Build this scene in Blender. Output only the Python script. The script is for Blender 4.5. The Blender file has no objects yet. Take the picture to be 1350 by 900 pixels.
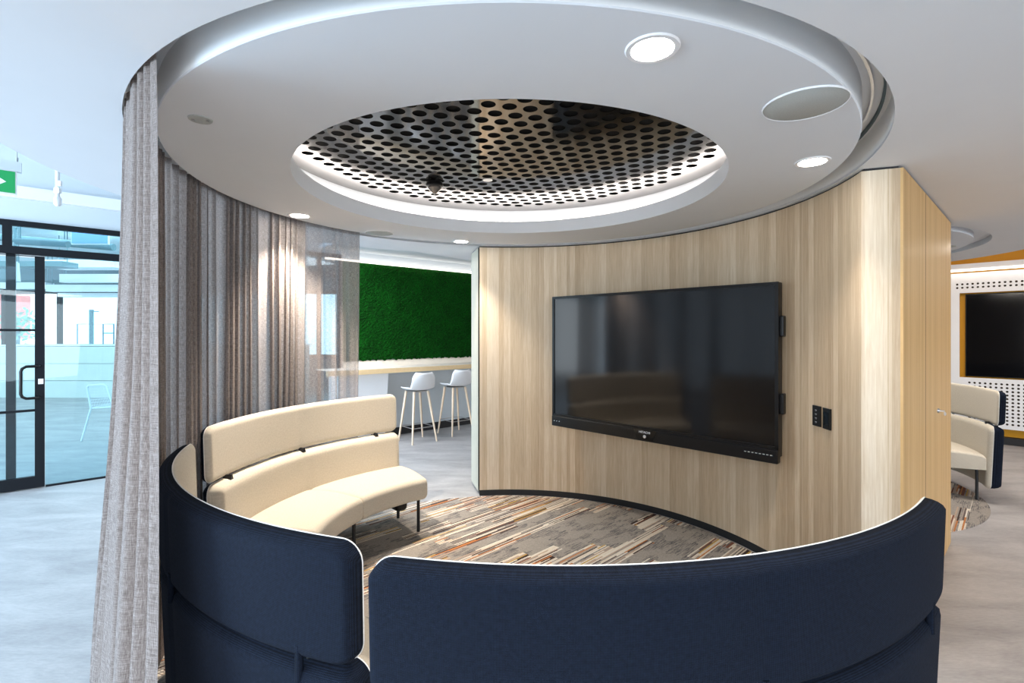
import bpy, bmesh, math, random
from mathutils import Vector, Matrix
random.seed(7)
PI = math.pi
COL = bpy.context.scene.collection
SC = bpy.context.scene

# ------------------------------------------------------------------ materials
def srgb(r, g, b):
    f = lambda c: ((c/255+0.055)/1.055)**2.4 if c/255 > 0.04045 else c/255/12.92
    return (f(r), f(g), f(b), 1)

def newmat(name):
    m = bpy.data.materials.new(name); m.use_nodes = True
    nt = m.node_tree
    for n in list(nt.nodes): nt.nodes.remove(n)
    out = nt.nodes.new('ShaderNodeOutputMaterial')
    return m, nt, out

class G:
    """tiny node-graph helper"""
    def __init__(s, nt): s.nt = nt
    def n(s, typ, **kw):
        nd = s.nt.nodes.new(typ)
        for k, v in kw.items(): setattr(nd, k, v)
        return nd
    def l(s, a, b): s.nt.links.new(a, b)
    def math(s, op, a, b=None, c=None, clamp=False):
        nd = s.n('ShaderNodeMath', operation=op); nd.use_clamp = clamp
        for i, v in enumerate((a, b, c)):
            if v is None: continue
            if isinstance(v, (int, float)): nd.inputs[i].default_value = v
            else: s.l(v, nd.inputs[i])
        return nd.outputs[0]
    def comb(s, x=0, y=0, z=0):
        nd = s.n('ShaderNodeCombineXYZ')
        for i, v in enumerate((x, y, z)):
            if isinstance(v, (int, float)): nd.inputs[i].default_value = v
            else: s.l(v, nd.inputs[i])
        return nd.outputs[0]
    def sep(s, v):
        nd = s.n('ShaderNodeSeparateXYZ'); s.l(v, nd.inputs[0]); return nd.outputs
    def white(s, v, dim='3D'):
        nd = s.n('ShaderNodeTexWhiteNoise', noise_dimensions=dim)
        s.l(v, nd.inputs['W' if dim == '1D' else 'Vector']); return nd.outputs['Value']
    def noise(s, v, scale, detail=4, rough=.55, dist=0):
        nd = s.n('ShaderNodeTexNoise'); s.l(v, nd.inputs['Vector'])
        nd.inputs['Scale'].default_value = scale; nd.inputs['Detail'].default_value = detail
        nd.inputs['Roughness'].default_value = rough; nd.inputs['Distortion'].default_value = dist
        return nd.outputs['Fac']
    def mapping(s, v, scale=(1, 1, 1), rot=(0, 0, 0), loc=(0, 0, 0)):
        nd = s.n('ShaderNodeMapping'); s.l(v, nd.inputs[0])
        nd.inputs['Location'].default_value = loc
        nd.inputs['Rotation'].default_value = rot; nd.inputs['Scale'].default_value = scale
        return nd.outputs[0]
    def ramp(s, fac, stops, const=False):
        nd = s.n('ShaderNodeValToRGB'); s.l(fac, nd.inputs[0])
        cr = nd.color_ramp
        if const: cr.interpolation = 'CONSTANT'
        while len(cr.elements) < len(stops): cr.elements.new(0.5)
        for e, (p, c) in zip(cr.elements, stops): e.position = p; e.color = c
        return nd.outputs[0]
    def mix(s, fac, a, b, mode='MIX'):
        nd = s.n('ShaderNodeMix', data_type='RGBA', blend_type=mode)
        for i, v in ((0, fac), (6, a), (7, b)):
            if isinstance(v, (int, float)): nd.inputs[i].default_value = v
            elif isinstance(v, tuple): nd.inputs[i].default_value = v
            else: s.l(v, nd.inputs[i])
        return nd.outputs[2]
    def bump(s, h, strength=.3, dist=.01):
        nd = s.n('ShaderNodeBump'); s.l(h, nd.inputs['Height'])
        nd.inputs['Strength'].default_value = strength; nd.inputs['Distance'].default_value = dist
        return nd.outputs[0]
    def bsdf(s, out, color=None, rough=.5, metal=0, normal=None, spec=None, **kw):
        nd = s.n('ShaderNodeBsdfPrincipled')
        if isinstance(color, tuple): nd.inputs['Base Color'].default_value = color
        elif color is not None: s.l(color, nd.inputs['Base Color'])
        if isinstance(rough, (int, float)): nd.inputs['Roughness'].default_value = rough
        else: s.l(rough, nd.inputs['Roughness'])
        nd.inputs['Metallic'].default_value = metal
        if spec is not None: nd.inputs['Specular IOR Level'].default_value = spec
        if normal is not None: s.l(normal, nd.inputs['Normal'])
        for k, v in kw.items(): nd.inputs[k].default_value = v
        if out is not None: s.l(nd.outputs[0], out.inputs[0])
        return nd

def simple(name, color, rough=.5, metal=0, spec=None, nscale=0, namt=.06, bump=0, **kw):
    m, nt, out = newmat(name); g = G(nt)
    c = color; nrm = None
    if nscale:
        tc = g.n('ShaderNodeTexCoord').outputs['Object']
        f = g.noise(tc, nscale, 5)
        d = tuple(x*(1-namt) for x in color[:3])+(1,); l = tuple(min(1, x*(1+namt)) for x in color[:3])+(1,)
        c = g.ramp(f, [(.3, d), (.7, l)])
        if bump: nrm = g.bump(f, bump, .005)
    g.bsdf(out, c, rough, metal, nrm, spec, **kw)
    return m

def emis(name, color, strength):
    m, nt, out = newmat(name); g = G(nt)
    e = g.n('ShaderNodeEmission'); e.inputs[0].default_value = color; e.inputs[1].default_value = strength
    g.l(e.outputs[0], out.inputs[0]); return m

def mat_wood(name, base, dark, light, warm=0):
    """vertical laminated oak strips; UV = metres along the wall, metres up"""
    m, nt, out = newmat(name); g = G(nt)
    uv = g.n('ShaderNodeTexCoord').outputs['UV']
    x, y, _ = g.sep(uv)
    plank = g.math('FLOOR', g.math('DIVIDE', x, .148))
    half = g.math('FLOOR', g.math('DIVIDE', g.math('ADD', x, g.math('MULTIPLY', g.white(plank, '1D'), .04)), .049))
    tone = g.math('ADD', g.math('MULTIPLY', g.white(half, '1D'), .50), g.math('MULTIPLY', g.white(g.math('ADD', plank, 77), '1D'), .30))
    grain = g.noise(g.comb(g.math('MULTIPLY', x, 1), g.math('MULTIPLY', y, .035), g.math('MULTIPLY', half, 3.1)), 120, 6, .65, .4)
    broad = g.noise(g.comb(x, g.math('MULTIPLY', y, .10), half), 26, 4, .6, 1.2)
    f = g.math('ADD', g.math('MULTIPLY', tone, .55), g.math('ADD', g.math('MULTIPLY', grain, .50), g.math('MULTIPLY', broad, .30)))
    f = g.math('SUBTRACT', f, .16)
    c = g.ramp(f, [(.22, dark), (.47, base), (.72, light)])
    # pale glue line at each plank joint
    fr = g.math('FRACT', g.math('DIVIDE', x, .148))
    seam = g.math('LESS_THAN', fr, .02)
    c = g.mix(g.math('MULTIPLY', seam, .45), c, light)
    fr2 = g.math('FRACT', g.math('DIVIDE', x, .049))
    c = g.mix(g.math('MULTIPLY', g.math('LESS_THAN', fr2, .03), .35), c, dark)
    g.bsdf(out, c, .48, 0, g.bump(grain, .08, .002), .35)
    return m

def mat_floor():
    m, nt, out = newmat('floor_vinyl'); g = G(nt)
    tc = g.n('ShaderNodeTexCoord').outputs['Object']
    a = g.noise(g.mapping(tc, (1, 3.2, 1), (0, 0, .35)), 1.3, 8, .62, .6)
    b = g.noise(g.mapping(tc, (1, 4, 1), (0, 0, .35)), 22, 6, .7)
    f = g.math('ADD', g.math('MULTIPLY', a, .65), g.math('MULTIPLY', b, .38))
    c = g.ramp(f, [(.34, srgb(140, 137, 138)), (.52, srgb(166, 163, 163)), (.72, srgb(190, 187, 186))])
    r = g.math('ADD', g.math('MULTIPLY', b, .25), .42)
    g.bsdf(out, c, r, 0, g.bump(b, .05, .003), .35)
    return m

def mat_rug():
    m, nt, out = newmat('rug_pile'); g = G(nt)
    tc = g.n('ShaderNodeTexCoord').outputs['Object']
    p = g.mapping(tc, (1, 1, 1), (0, 0, -math.radians(45)))
    x, y, _ = g.sep(p)
    jit = g.math('MULTIPLY', g.math('SUBTRACT', g.noise(g.comb(g.math('MULTIPLY', x, 1), y, 0), 60, 2), .5), .006)
    yy = g.math('ADD', y, jit)
    # plank tiles .25 x 1.0 staggered
    trow = g.math('FLOOR', g.math('DIVIDE', y, .25))
    tx = g.math('FLOOR', g.math('ADD', g.math('DIVIDE', x, .62), g.white(trow, '1D')))
    tile = g.white(g.comb(trow, tx, 3))
    row = g.math('FLOOR', g.math('DIVIDE', yy, .011))
    seg = g.math('FLOOR', g.math('ADD', g.math('DIVIDE', x, .42), g.math('MULTIPLY', g.white(g.math('ADD', row, 11), '1D'), 7)))
    rnd = g.white(g.comb(row, seg, 1))
    rnd2 = g.white(g.comb(row, seg, 9))
    # clusters of stripes
    clus = g.white(g.comb(g.math('FLOOR', g.math('DIVIDE', yy, .088)), g.math('FLOOR', g.math('ADD', g.math('DIVIDE', x, .46), g.math('MULTIPLY', g.white(g.math('FLOOR', g.math('DIVIDE', yy, .088)), '1D'), 5))), 5))
    gate = g.math('ADD', g.math('MULTIPLY', clus, .62), g.math('MULTIPLY', tile, .38))
    on = g.math('MULTIPLY', g.math('GREATER_THAN', gate, .47), g.math('GREATER_THAN', rnd2, .16))
    stripes = g.ramp(rnd, [(0, srgb(236, 224, 206)), (.22, srgb(196, 172, 152)), (.36, srgb(170, 160, 152)),
                           (.46, srgb(60, 48, 46)), (.58, srgb(132, 84, 66)), (.64, srgb(240, 232, 218)), (.80, srgb(204, 166, 84)),
                           (.85, srgb(104, 92, 88)), (.93, srgb(202, 132, 78))], True)
    knit = g.math('SINE', g.math('ADD', g.math('MULTIPLY', x, 420), g.math('MULTIPLY', y, 180)))
    stripes = g.mix(g.math('MULTIPLY', g.math('GREATER_THAN', knit, .35), .55), stripes, srgb(84, 66, 58))
    # grey ground with broken slate streaks
    st = g.noise(g.comb(g.math('MULTIPLY', x, .05), y, 0), 150, 4, .7)
    zone = g.noise(g.comb(g.math('MULTIPLY', x, .45), y, 0), 9, 2)
    sm = g.math('MULTIPLY', g.math('GREATER_THAN', st, .52), g.math('GREATER_THAN', zone, .50))
    ground = g.mix(g.math('MULTIPLY', sm, .8), g.ramp(g.noise(p, 90, 3), [(.3, srgb(142, 135, 128)), (.7, srgb(164, 157, 149))]), srgb(74, 74, 82))
    c = g.mix(on, ground, stripes)
    h = g.math('ADD', g.math('MULTIPLY', knit, .3), g.noise(p, 300, 2))
    g.bsdf(out, c, .95, 0, g.bump(h, .4, .004), .1)
    return m

def mat_fabric(name, c1, c2, scale=520, rough=.9, bump=.35, sheen=.3, wamt=.28):
    m, nt, out = newmat(name); g = G(nt)
    uv = g.n('ShaderNodeTexCoord').outputs['UV']
    x, y, _ = g.sep(uv)
    wa = g.math('SINE', g.math('MULTIPLY', g.math('ADD', x, y), scale))
    wb = g.math('SINE', g.math('MULTIPLY', g.math('SUBTRACT', x, y), scale))
    w = g.math('MULTIPLY', wa, wb)
    n = g.noise(uv, 90, 5, .7)
    f = g.math('ADD', g.math('MULTIPLY', w, wamt), n)
    c = g.ramp(f, [(.2, c1), (.85, c2)])
    b = g.bsdf(out, c, rough, 0, g.bump(w, bump, .0015), .15)
    b.inputs['Sheen Weight'].default_value = sheen
    return m

def mat_curtain():
    m, nt, out = newmat('linen_sheer'); g = G(nt)
    uv = g.n('ShaderNodeTexCoord').outputs['UV']
    x, y, _ = g.sep(uv)
    a = g.noise(g.comb(x, g.math('MULTIPLY', y, .06), 0), 600, 3, .8)
    b = g.noise(g.comb(g.math('MULTIPLY', x, .06), y, 3), 600, 3, .8)
    f = g.math('MULTIPLY', g.math('ADD', a, b), .5)
    c = g.ramp(f, [(.38, srgb(106, 97, 94)), (.5, srgb(146, 136, 132)), (.62, srgb(180, 172, 169))])
    d = g.n('ShaderNodeBsdfDiffuse'); g.l(c, d.inputs[0])
    t = g.n('ShaderNodeBsdfTranslucent'); g.l(c, t.inputs[0])
    mx = g.n('ShaderNodeMixShader'); mx.inputs[0].default_value = .28
    g.l(d.outputs[0], mx.inputs[1]); g.l(t.outputs[0], mx.inputs[2])
    tr = g.n('ShaderNodeBsdfTransparent')
    at = g.n('ShaderNodeAttribute', attribute_name='sheer')
    # holes between the threads: more see-through where the cloth hangs single
    gap = g.math('MULTIPLY', at.outputs['Fac'], g.math('ADD', g.math('MULTIPLY', g.math('SUBTRACT', .55, f), 4), .9), clamp=True)
    m2 = g.n('ShaderNodeMixShader'); g.l(gap, m2.inputs[0])
    g.l(mx.outputs[0], m2.inputs[1]); g.l(tr.outputs[0], m2.inputs[2])
    g.l(m2.outputs[0], out.inputs[0])
    return m

def mat_moss():
    m, nt, out = newmat('moss'); g = G(nt)
    tc = g.n('ShaderNodeTexCoord').outputs['Object']
    v = g.n('ShaderNodeTexVoronoi'); g.l(tc, v.inputs['Vector']); v.inputs['Scale'].default_value = 95
    n = g.noise(tc, 3, 3)
    f = g.math('ADD', g.math('MULTIPLY', v.outputs['Distance'], .8), g.math('MULTIPLY', n, .35))
    c = g.ramp(f, [(.15, (.005, .19, .010, 1)), (.45, (.003, .10, .005, 1)), (.8, (.001, .022, .001, 1))])
    g.bsdf(out, c, .9, 0, g.bump(v.outputs['Distance'], 1, .03), .1)
    return m

def mat_glass(name, tint=(.78, .93, .95, 1), refl=.08):
    m, nt, out = newmat(name); g = G(nt)
    tr = g.n('ShaderNodeBsdfTransparent'); tr.inputs[0].default_value = tint
    gl = g.n('ShaderNodeBsdfGlossy'); gl.inputs['Roughness'].default_value = .02
    mx = g.n('ShaderNodeMixShader'); mx.inputs[0].default_value = refl
    g.l(tr.outputs[0], mx.inputs[1]); g.l(gl.outputs[0], mx.inputs[2]); g.l(mx.outputs[0], out.inputs[0])
    return m

M = {}
M['floor'] = mat_floor(); M['rug'] = mat_rug()
M['oak'] = mat_wood('oak_laminate', srgb(205, 184, 156), srgb(182, 158, 130), srgb(226, 211, 190))
M['oakwarm'] = mat_wood('oak_door', srgb(200, 164, 112), srgb(184, 146, 92), srgb(212, 178, 128))
M['plaster'] = simple('white_plaster', srgb(226, 227, 230), .85, nscale=3, namt=.01)
M['slot'] = simple('slot_brightened', (.93, .94, .95, 1), .9, nscale=3, namt=.005)  # plaster made whiter so the shaded slot looks lit
M['plaster2'] = simple('soffit_plaster', srgb(220, 224, 230), .85, nscale=3, namt=.01)
M['wallgrey'] = simple('pale_wall', srgb(206, 214, 220), .8, nscale=2, namt=.02)
M['white'] = simple('white_paint', srgb(236, 236, 238), .5, nscale=4, namt=.01)
M['whiteplastic'] = simple('white_plastic', srgb(240, 240, 242), .35, nscale=4, namt=.01)
M['black'] = simple('black_matte', (.010, .010, .012, 1), .6, nscale=8)
M['blackgap'] = simple('shadow_black', (.004, .004, .004, 1), .9, nscale=8)
M['blackplastic'] = simple('black_plastic', (.007, .007, .008, 1), .3, spec=.3, nscale=9)
M['frame'] = simple('dark_frame', srgb(16, 19, 25), .55, spec=.2, nscale=8)
M['screen'] = simple('screen_glass', (.004, .004, .005, 1), .10, spec=.5, nscale=20, namt=.02)
M['mustard'] = simple('mustard_paint', srgb(214, 150, 10), .6, nscale=5, namt=.03)
M['metal'] = simple('brushed_steel', (.55, .55, .56, 1), .3, 1, nscale=30)
M['alu'] = simple('aluminium', (.75, .76, .78, 1), .4, 1, nscale=30)
M['grille'] = simple('speaker_cloth', srgb(176, 180, 178), .8, nscale=200, namt=.08)
M['legwood'] = simple('beech', srgb(232, 206, 178), .5, nscale=20, namt=.05)
M['counter'] = simple('counter_laminate', srgb(236, 226, 212), .45, nscale=20, namt=.02)
M['counteredge'] = simple('counter_edge', srgb(226, 196, 150), .5, nscale=20, namt=.04)
M['green'] = simple('sign_green', srgb(0, 160, 84), .5, nscale=20, namt=.02)
M['beige'] = mat_fabric('beige_wool', srgb(192, 182, 165), srgb(222, 213, 197), 1500, .95, .18, .2)
M['blue'] = mat_fabric('navy_weave', srgb(6, 10, 18), srgb(25, 34, 51), 1000, .95, .4, 0, .45)
M['pipe'] = mat_fabric('piping_cord', srgb(215, 212, 208), srgb(240, 238, 234), 900, .8, .1, 0)
M['curtain'] = mat_curtain(); M['moss'] = mat_moss()
M['glass'] = mat_glass('partition_glass', (.72, .89, .94, 1), .05)
M['lamp'] = emis('lamp_glow', (1, .93, .82, 1), 45)
M['led'] = emis('led_glow', (1, .90, .80, 1), 11)
M['led2'] = emis('led_line', (1, .88, .76, 1), 3)
M['teal'] = simple('exposed_ceiling', srgb(118, 142, 148), .8, nscale=3, namt=.05)
M['slate'] = simple('slate_cladding', srgb(86, 104, 110), .7, nscale=6, namt=.05)
M['bluepanel'] = simple('blue_panel', srgb(120, 160, 215), .5, nscale=6, namt=.03)
M['desk'] = simple('pale_timber', srgb(222, 228, 222), .6, nscale=5, namt=.03)
M['foliage'] = simple('distant_leaves', srgb(120, 160, 140), .9, nscale=5, namt=.3)
M['redbrick'] = simple('red_cladding', srgb(220, 120, 110), .9, nscale=5, namt=.1)
def mat_perf():
    m, nt, out = newmat('polished_black_steel'); g = G(nt)
    tc = g.n('ShaderNodeTexCoord').outputs['Object']
    f = g.noise(tc, 1.4, 3, .5)
    r = g.math('ADD', g.math('MULTIPLY', f, .06), .06)
    g.bsdf(out, (.25, .235, .225, 1), r, 1)
    return m
M['perf'] = mat_perf()

# ------------------------------------------------------------------ mesh helpers
def link(o, parent=None):
    COL.objects.link(o)
    if parent is not None: o.parent = parent
    return o

def mk(name, verts, faces, mat, parent=None, smooth=False, uvs=None):
    me = bpy.data.meshes.new(name)
    me.from_pydata([tuple(v) for v in verts], [], faces)
    if uvs is not None:
        ul = me.uv_layers.new(name='UVMap')
        for lp in me.loops: ul.data[lp.index].uv = uvs[lp.vertex_index]
    if smooth: me.polygons.foreach_set('use_smooth', [True]*len(me.polygons))
    me.materials.append(mat); me.update()
    return link(bpy.data.objects.new(name, me), parent)

class MB:
    def __init__(s): s.v = []; s.f = []; s.sm = []; s.uv = []
    def add(s, vs, fs, smooth=False, uv=None):
        b = len(s.v); s.v += [Vector(v) for v in vs]
        s.f += [[i+b for i in f] for f in fs]; s.sm += [smooth]*len(fs)
        s.uv += list(uv) if uv else [(v[0]+v[1]*.7, v[2]) for v in vs]
    def box(s, c, size, M4=None, bev=0):
        cx, cy, cz = c; x, y, z = [d/2 for d in size]
        if bev <= 0:
            vs = [(cx+a*x, cy+b*y, cz+d*z) for a in (-1, 1) for b in (-1, 1) for d in (-1, 1)]
            fs = [(0, 1, 3, 2), (4, 6, 7, 5), (0, 4, 5, 1), (2, 3, 7, 6), (0, 2, 6, 4), (1, 5, 7, 3)]
            if M4 is not None: vs = [M4 @ Vector(v) for v in vs]
            s.add(vs, fs); return
        bm = bmesh.new(); bmesh.ops.create_cube(bm, size=1)
        for v in bm.verts: v.co = Vector((cx+v.co.x*2*x, cy+v.co.y*2*y, cz+v.co.z*2*z))
        bmesh.ops.bevel(bm, geom=bm.edges[:], offset=bev, segments=3, profile=.5, affect='EDGES')
        bm.verts.ensure_lookup_table()
        vs = [v.co.copy() for v in bm.verts]
        if M4 is not None: vs = [M4 @ v for v in vs]
        s.add(vs, [[v.index for v in f.verts] for f in bm.faces]); bm.free()
    def tube(s, pts, r, seg=10, closed=False, caps=True):
        pts = [Vector(p) for p in pts]; n = len(pts); rings = []
        rr = r if isinstance(r, (list, tuple)) else [r]*n
        up = None
        for i, p in enumerate(pts):
            if closed: d = pts[(i+1) % n]-pts[i-1]
            else: d = pts[min(i+1, n-1)]-pts[max(i-1, 0)]
            d.normalize()
            if up is None: up = Vector((0, 0, 1)) if abs(d.z) < .9 else Vector((1, 0, 0))
            a = d.cross(up); a.normalize(); b = a.cross(d); up = b
            rings.append([p+a*math.cos(2*PI*k/seg)*rr[i]+b*math.sin(2*PI*k/seg)*rr[i] for k in range(seg)])
        vs = [v for rg in rings for v in rg]; fs = []
        for i in range(n if closed else n-1):
            j = (i+1) % n
            for k in range(seg):
                l = (k+1) % seg
                fs.append((i*seg+k, i*seg+l, j*seg+l, j*seg+k))
        if not closed and caps:
            fs.append(tuple(range(seg))[::-1]); fs.append(tuple((n-1)*seg+k for k in range(seg)))
        s.add(vs, fs, True)
    def lathe(s, prof, c=(0, 0, 0), seg=32, cap=True):
        vs = []; fs = []; n = len(prof)
        for r, z in prof:
            for k in range(seg): vs.append((c[0]+r*math.cos(2*PI*k/seg), c[1]+r*math.sin(2*PI*k/seg), c[2]+z))
        for i in range(n-1):
            for k in range(seg):
                l = (k+1) % seg; fs.append((i*seg+k, i*seg+l, (i+1)*seg+l, (i+1)*seg+k))
        if cap:
            fs.append(tuple(range(seg))[::-1]); fs.append(tuple((n-1)*seg+k for k in range(seg)))
        s.add(vs, fs, True)
    def build(s, name, mat, parent=None, origin=None):
        vs = s.v
        if origin is not None:
            o = Vector(origin); vs = [v-o for v in vs]
        me = bpy.data.meshes.new(name); me.from_pydata([tuple(v) for v in vs], [], s.f)
        ul = me.uv_layers.new(name='UVMap')
        for lp in me.loops: ul.data[lp.index].uv = s.uv[lp.vertex_index]
        me.polygons.foreach_set('use_smooth', s.sm)
        me.materials.append(mat); me.update()
        bm = bmesh.new(); bm.from_mesh(me); bmesh.ops.recalc_face_normals(bm, faces=bm.faces[:])
        bm.to_mesh(me); bm.free()
        ob = bpy.data.objects.new(name, me)
        if origin is not None: ob.location = origin
        if any(s.sm):
            try: me.set_sharp_from_angle(angle=math.radians(40))
            except Exception: pass
        return link(ob, parent)

def tag(o, label, cat, group=None, kind=None):
    if label: o['label'] = label
    if cat: o['category'] = cat
    if group: o['group'] = group
    if kind: o['kind'] = kind
    return o
def struct(o, label=None, cat=None):
    o['kind'] = 'structure'
    if label: o['label'] = label
    if cat: o['category'] = cat
    return o
def empty(name, loc=(0, 0, 0), rz=0, label=None, cat=None, group=None):
    o = bpy.data.objects.new(name, None); o.location = loc; o.rotation_euler = (0, 0, rz)
    o.empty_display_size = .1
    link(o); tag(o, label, cat, group); return o
def copy_tree(o, parent=None):
    c = o.copy(); COL.objects.link(c); c.parent = parent
    for ch in list(o.children): copy_tree(ch, c)
    return c

def flat2d(name, loops, thick, mat, parent=None):
    """flat plate with holes (first loops outer/inner decided by even-odd fill); lies in local XY, thick along Z, centred"""
    cu = bpy.data.curves.new(name, 'CURVE'); cu.dimensions = '2D'; cu.fill_mode = 'BOTH'; cu.extrude = thick/2
    for lp in loops:
        sp = cu.splines.new('POLY'); sp.points.add(len(lp)-1); sp.use_cyclic_u = True
        for p, (x, y) in zip(sp.points, lp): p.co = (x, y, 0, 1)
    tmp = bpy.data.objects.new(name+'_tmp', cu); COL.objects.link(tmp)
    bpy.context.view_layer.update()
    dg = bpy.context.evaluated_depsgraph_get()
    me = bpy.data.meshes.new_from_object(tmp.evaluated_get(dg))
    bpy.data.objects.remove(tmp); bpy.data.curves.remove(cu)
    me.name = name; me.materials.clear(); me.materials.append(mat)
    return link(bpy.data.objects.new(name, me), parent)

def circ(c, r, n=96): return [(c[0]+r*math.cos(2*PI*k/n), c[1]+r*math.sin(2*PI*k/n)) for k in range(n)]
def pol(c, r, deg, z=0): return Vector((c[0]+r*math.cos(math.radians(deg)), c[1]+r*math.sin(math.radians(deg)), z))

# ------------------------------------------------------------------ key geometry
F = 660.0; HZ = 439.0; EYE = 1.6
def ray(px): return (px-675)/F
C0 = (-.013, 3.06)          # centre of the round meeting booth
ZC = 2.457                  # underside of the low ceiling
R_DISC, R_OPEN, R_HOLE = 1.765, 1.228, 1.87
R_WALL = 1.892
CD = (3.10, 5.60)           # centre of the second booth
U = Vector((.7507, .6606, 0)); N = Vector((.6606, -.7507, 0)); P0 = Vector((-5.11, 5.0, 0))
def L(t, off=0, z=0): return P0+U*t+N*off+Vector((0, 0, z))
def tpx(px, off=0):
    k = ray(px); b = P0+N*off
    return (k*b.y-b.x)/(U.x-k*U.y)
def zat(px, py, off=0):
    p = L(tpx(px, off), off); return EYE+(HZ-py)/F*p.y
ML = Matrix(((U.x, -N.x, 0, P0.x), (U.y, -N.y, 0, P0.y), (0, 0, 1, 0), (0, 0, 0, 1)))  # local x along partition, local y away from camera

# ------------------------------------------------------------------ floor and rug
fl = MB(); fl.box((0, 5, -.05), (30, 26, .1)); struct(fl.build('floor', M['floor']))
def disc_mesh(name, c, r, z0, z1, mat, seg=128):
    b = MB(); b.lathe([(r, z0), (r, z1)], (0, 0, 0), seg)
    b.sm = [False]*len(b.sm)
    o = b.build(name, mat); o.location = (c[0], c[1], 0); return o
# main rug: circle inside the booth (trimmed at the timber wall's plinth)
tag(disc_mesh('rug', C0, 1.855, 0, .008, M['rug']), 'round patterned rug with orange and cream streaks in front of the big screen', 'rug')
tag(disc_mesh('rug', CD, 1.63, 0, .008, M['rug']), 'patterned rug edge showing under the sofa at far right', 'rug')

# ------------------------------------------------------------------ low ceiling
outer = [pol(C0, 2.43, a) for a in range(206, 111, -4)]
path = [(-6, -4.5), (-3.0, .6)]+[(p.x, p.y) for p in outer]+[(-.60, 5.77), (1.2, 7.4)]
path += [(p.x, p.y) for p in (pol(CD, 2.19, a) for a in range(96, -19, -4))]
path += [(7.5, 4.2), (10, 3.2), (10, -4.5)]
low = flat2d('ceiling', [path, circ(C0, R_HOLE, 160), circ(CD, 1.64, 128)], .012, M['plaster'])
low.location = (0, 0, ZC+.006); struct(low)
# edges of the plate: slot lining (outer side of the slot) and slot roof
def ringwall(b, c, r, z0, z1, n=160, a0=0, a1=360):
    pts = [pol(c, r, a0+(a1-a0)*k/n) for k in range(n+1)]
    vs = [(p.x, p.y, z0) for p in pts]+[(p.x, p.y, z1) for p in pts]
    b.add(vs, [(k, k+1, n+2+k, n+1+k) for k in range(n)], True)
def annulus(b, c, r0, r1, z, n=160):
    vs = [(pol(c, r0, 360*k/n, z)) for k in range(n)]+[(pol(c, r1, 360*k/n, z)) for k in range(n)]
    b.add(vs, [(k, (k+1) % n, n+(k+1) % n, n+k) for k in range(n)])
b = MB()
ringwall(b, C0, R_HOLE, ZC, ZC+.135); annulus(b, C0, R_DISC-.004, R_HOLE+.004, ZC+.135)
struct(b.build('trim_1', M['slot']))
# upstand along outer edge of the plate
b = MB(); n = len(path)
b.add([(x, y, ZC) for x, y in path]+[(x, y, ZC+.22) for x, y in path], [(k, k+1, n+k+1, n+k) for k in range(n-1)])
struct(b.build('trim_2', M['plaster']))
# hanging disc
b = MB()
b.lathe([(R_OPEN, ZC), (R_OPEN+.004, ZC-.0), (R_DISC-.004, ZC), (R_DISC, ZC+.004)], (C0[0], C0[1], 0), 160, cap=False)
b.lathe([(R_OPEN, ZC), (R_OPEN, ZC+.10), (R_OPEN+.02, ZC+.10), (1.42, ZC+.10), (1.42, ZC+.245)], (C0[0], C0[1], 0), 160, cap=False)
struct(b.build('ceiling', M['plaster2']))
b = MB(); ringwall(b, C0, R_DISC, ZC+.004, ZC+.135); struct(b.build('trim_11', M['slot']))
# cavity above perforated sheet
b = MB(); b.lathe([(1.46, ZC+.25), (1.46, ZC+.62)], (C0[0], C0[1], 0), 64); 
struct(b.build('trim_3', M['blackgap']))
# second booth recess
b = MB(); ringwall(b, CD, 1.64, ZC, ZC+.05, 96); annulus(b, CD, 1.50, 1.645, ZC+.05, 96)
struct(b.build('trim_4', M['plaster2']))
b = MB(); b.lathe([(1.10, ZC), (1.52, ZC), (1.52, ZC+.05)], (CD[0], CD[1], 0), 96, cap=False)
b.lathe([(1.10, ZC), (1.10, ZC+.03), (.01, ZC+.03)], (CD[0], CD[1], 0), 96, cap=False)
struct(b.build('ceiling', M['plaster2']))
t = empty('speaker_grille', (CD[0]+1.30*.9, CD[1]-1.30*.75+.35, ZC-.004), 0, 'small round ceiling grille in the far right ceiling ring', 'speaker')
bb = MB(); bb.lathe([(.11, 0), (.11, .004)]); bb.build('grille', M['grille'], t)

# perforated sheet
ang = math.radians(14); pitch = .104; hr = .036; holes = []
for i in range(-30, 31):
    for j in range(-30, 31):
        x = pitch*(i+.5*(j % 2)); y = pitch*.866*j
        X = x*math.cos(ang)-y*math.sin(ang); Y = x*math.sin(ang)+y*math.cos(ang)
        if math.hypot(X, Y) < 1.235: holes.append(circ((X, Y), hr, 18))
pf = flat2d('metal_ceiling_sheet', [circ((0, 0), 1.41, 96)]+holes, .004, M['perf'])
pf.location = (C0[0], C0[1], ZC+.235)
tag(pf, 'round polished black metal sheet with staggered holes inside the ceiling opening', 'ceiling panel')
# cove light
b = MB(); b.tube([pol((0, 0), 1.385, 360*k/120, 0) for k in range(120)], .012, 6, closed=True)
o = b.build('cove_light', M['led']); o.location = (C0[0], C0[1], ZC+.125)
tag(o, 'warm circular light strip hidden in the cove around the perforated panel', 'light strip')

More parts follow.
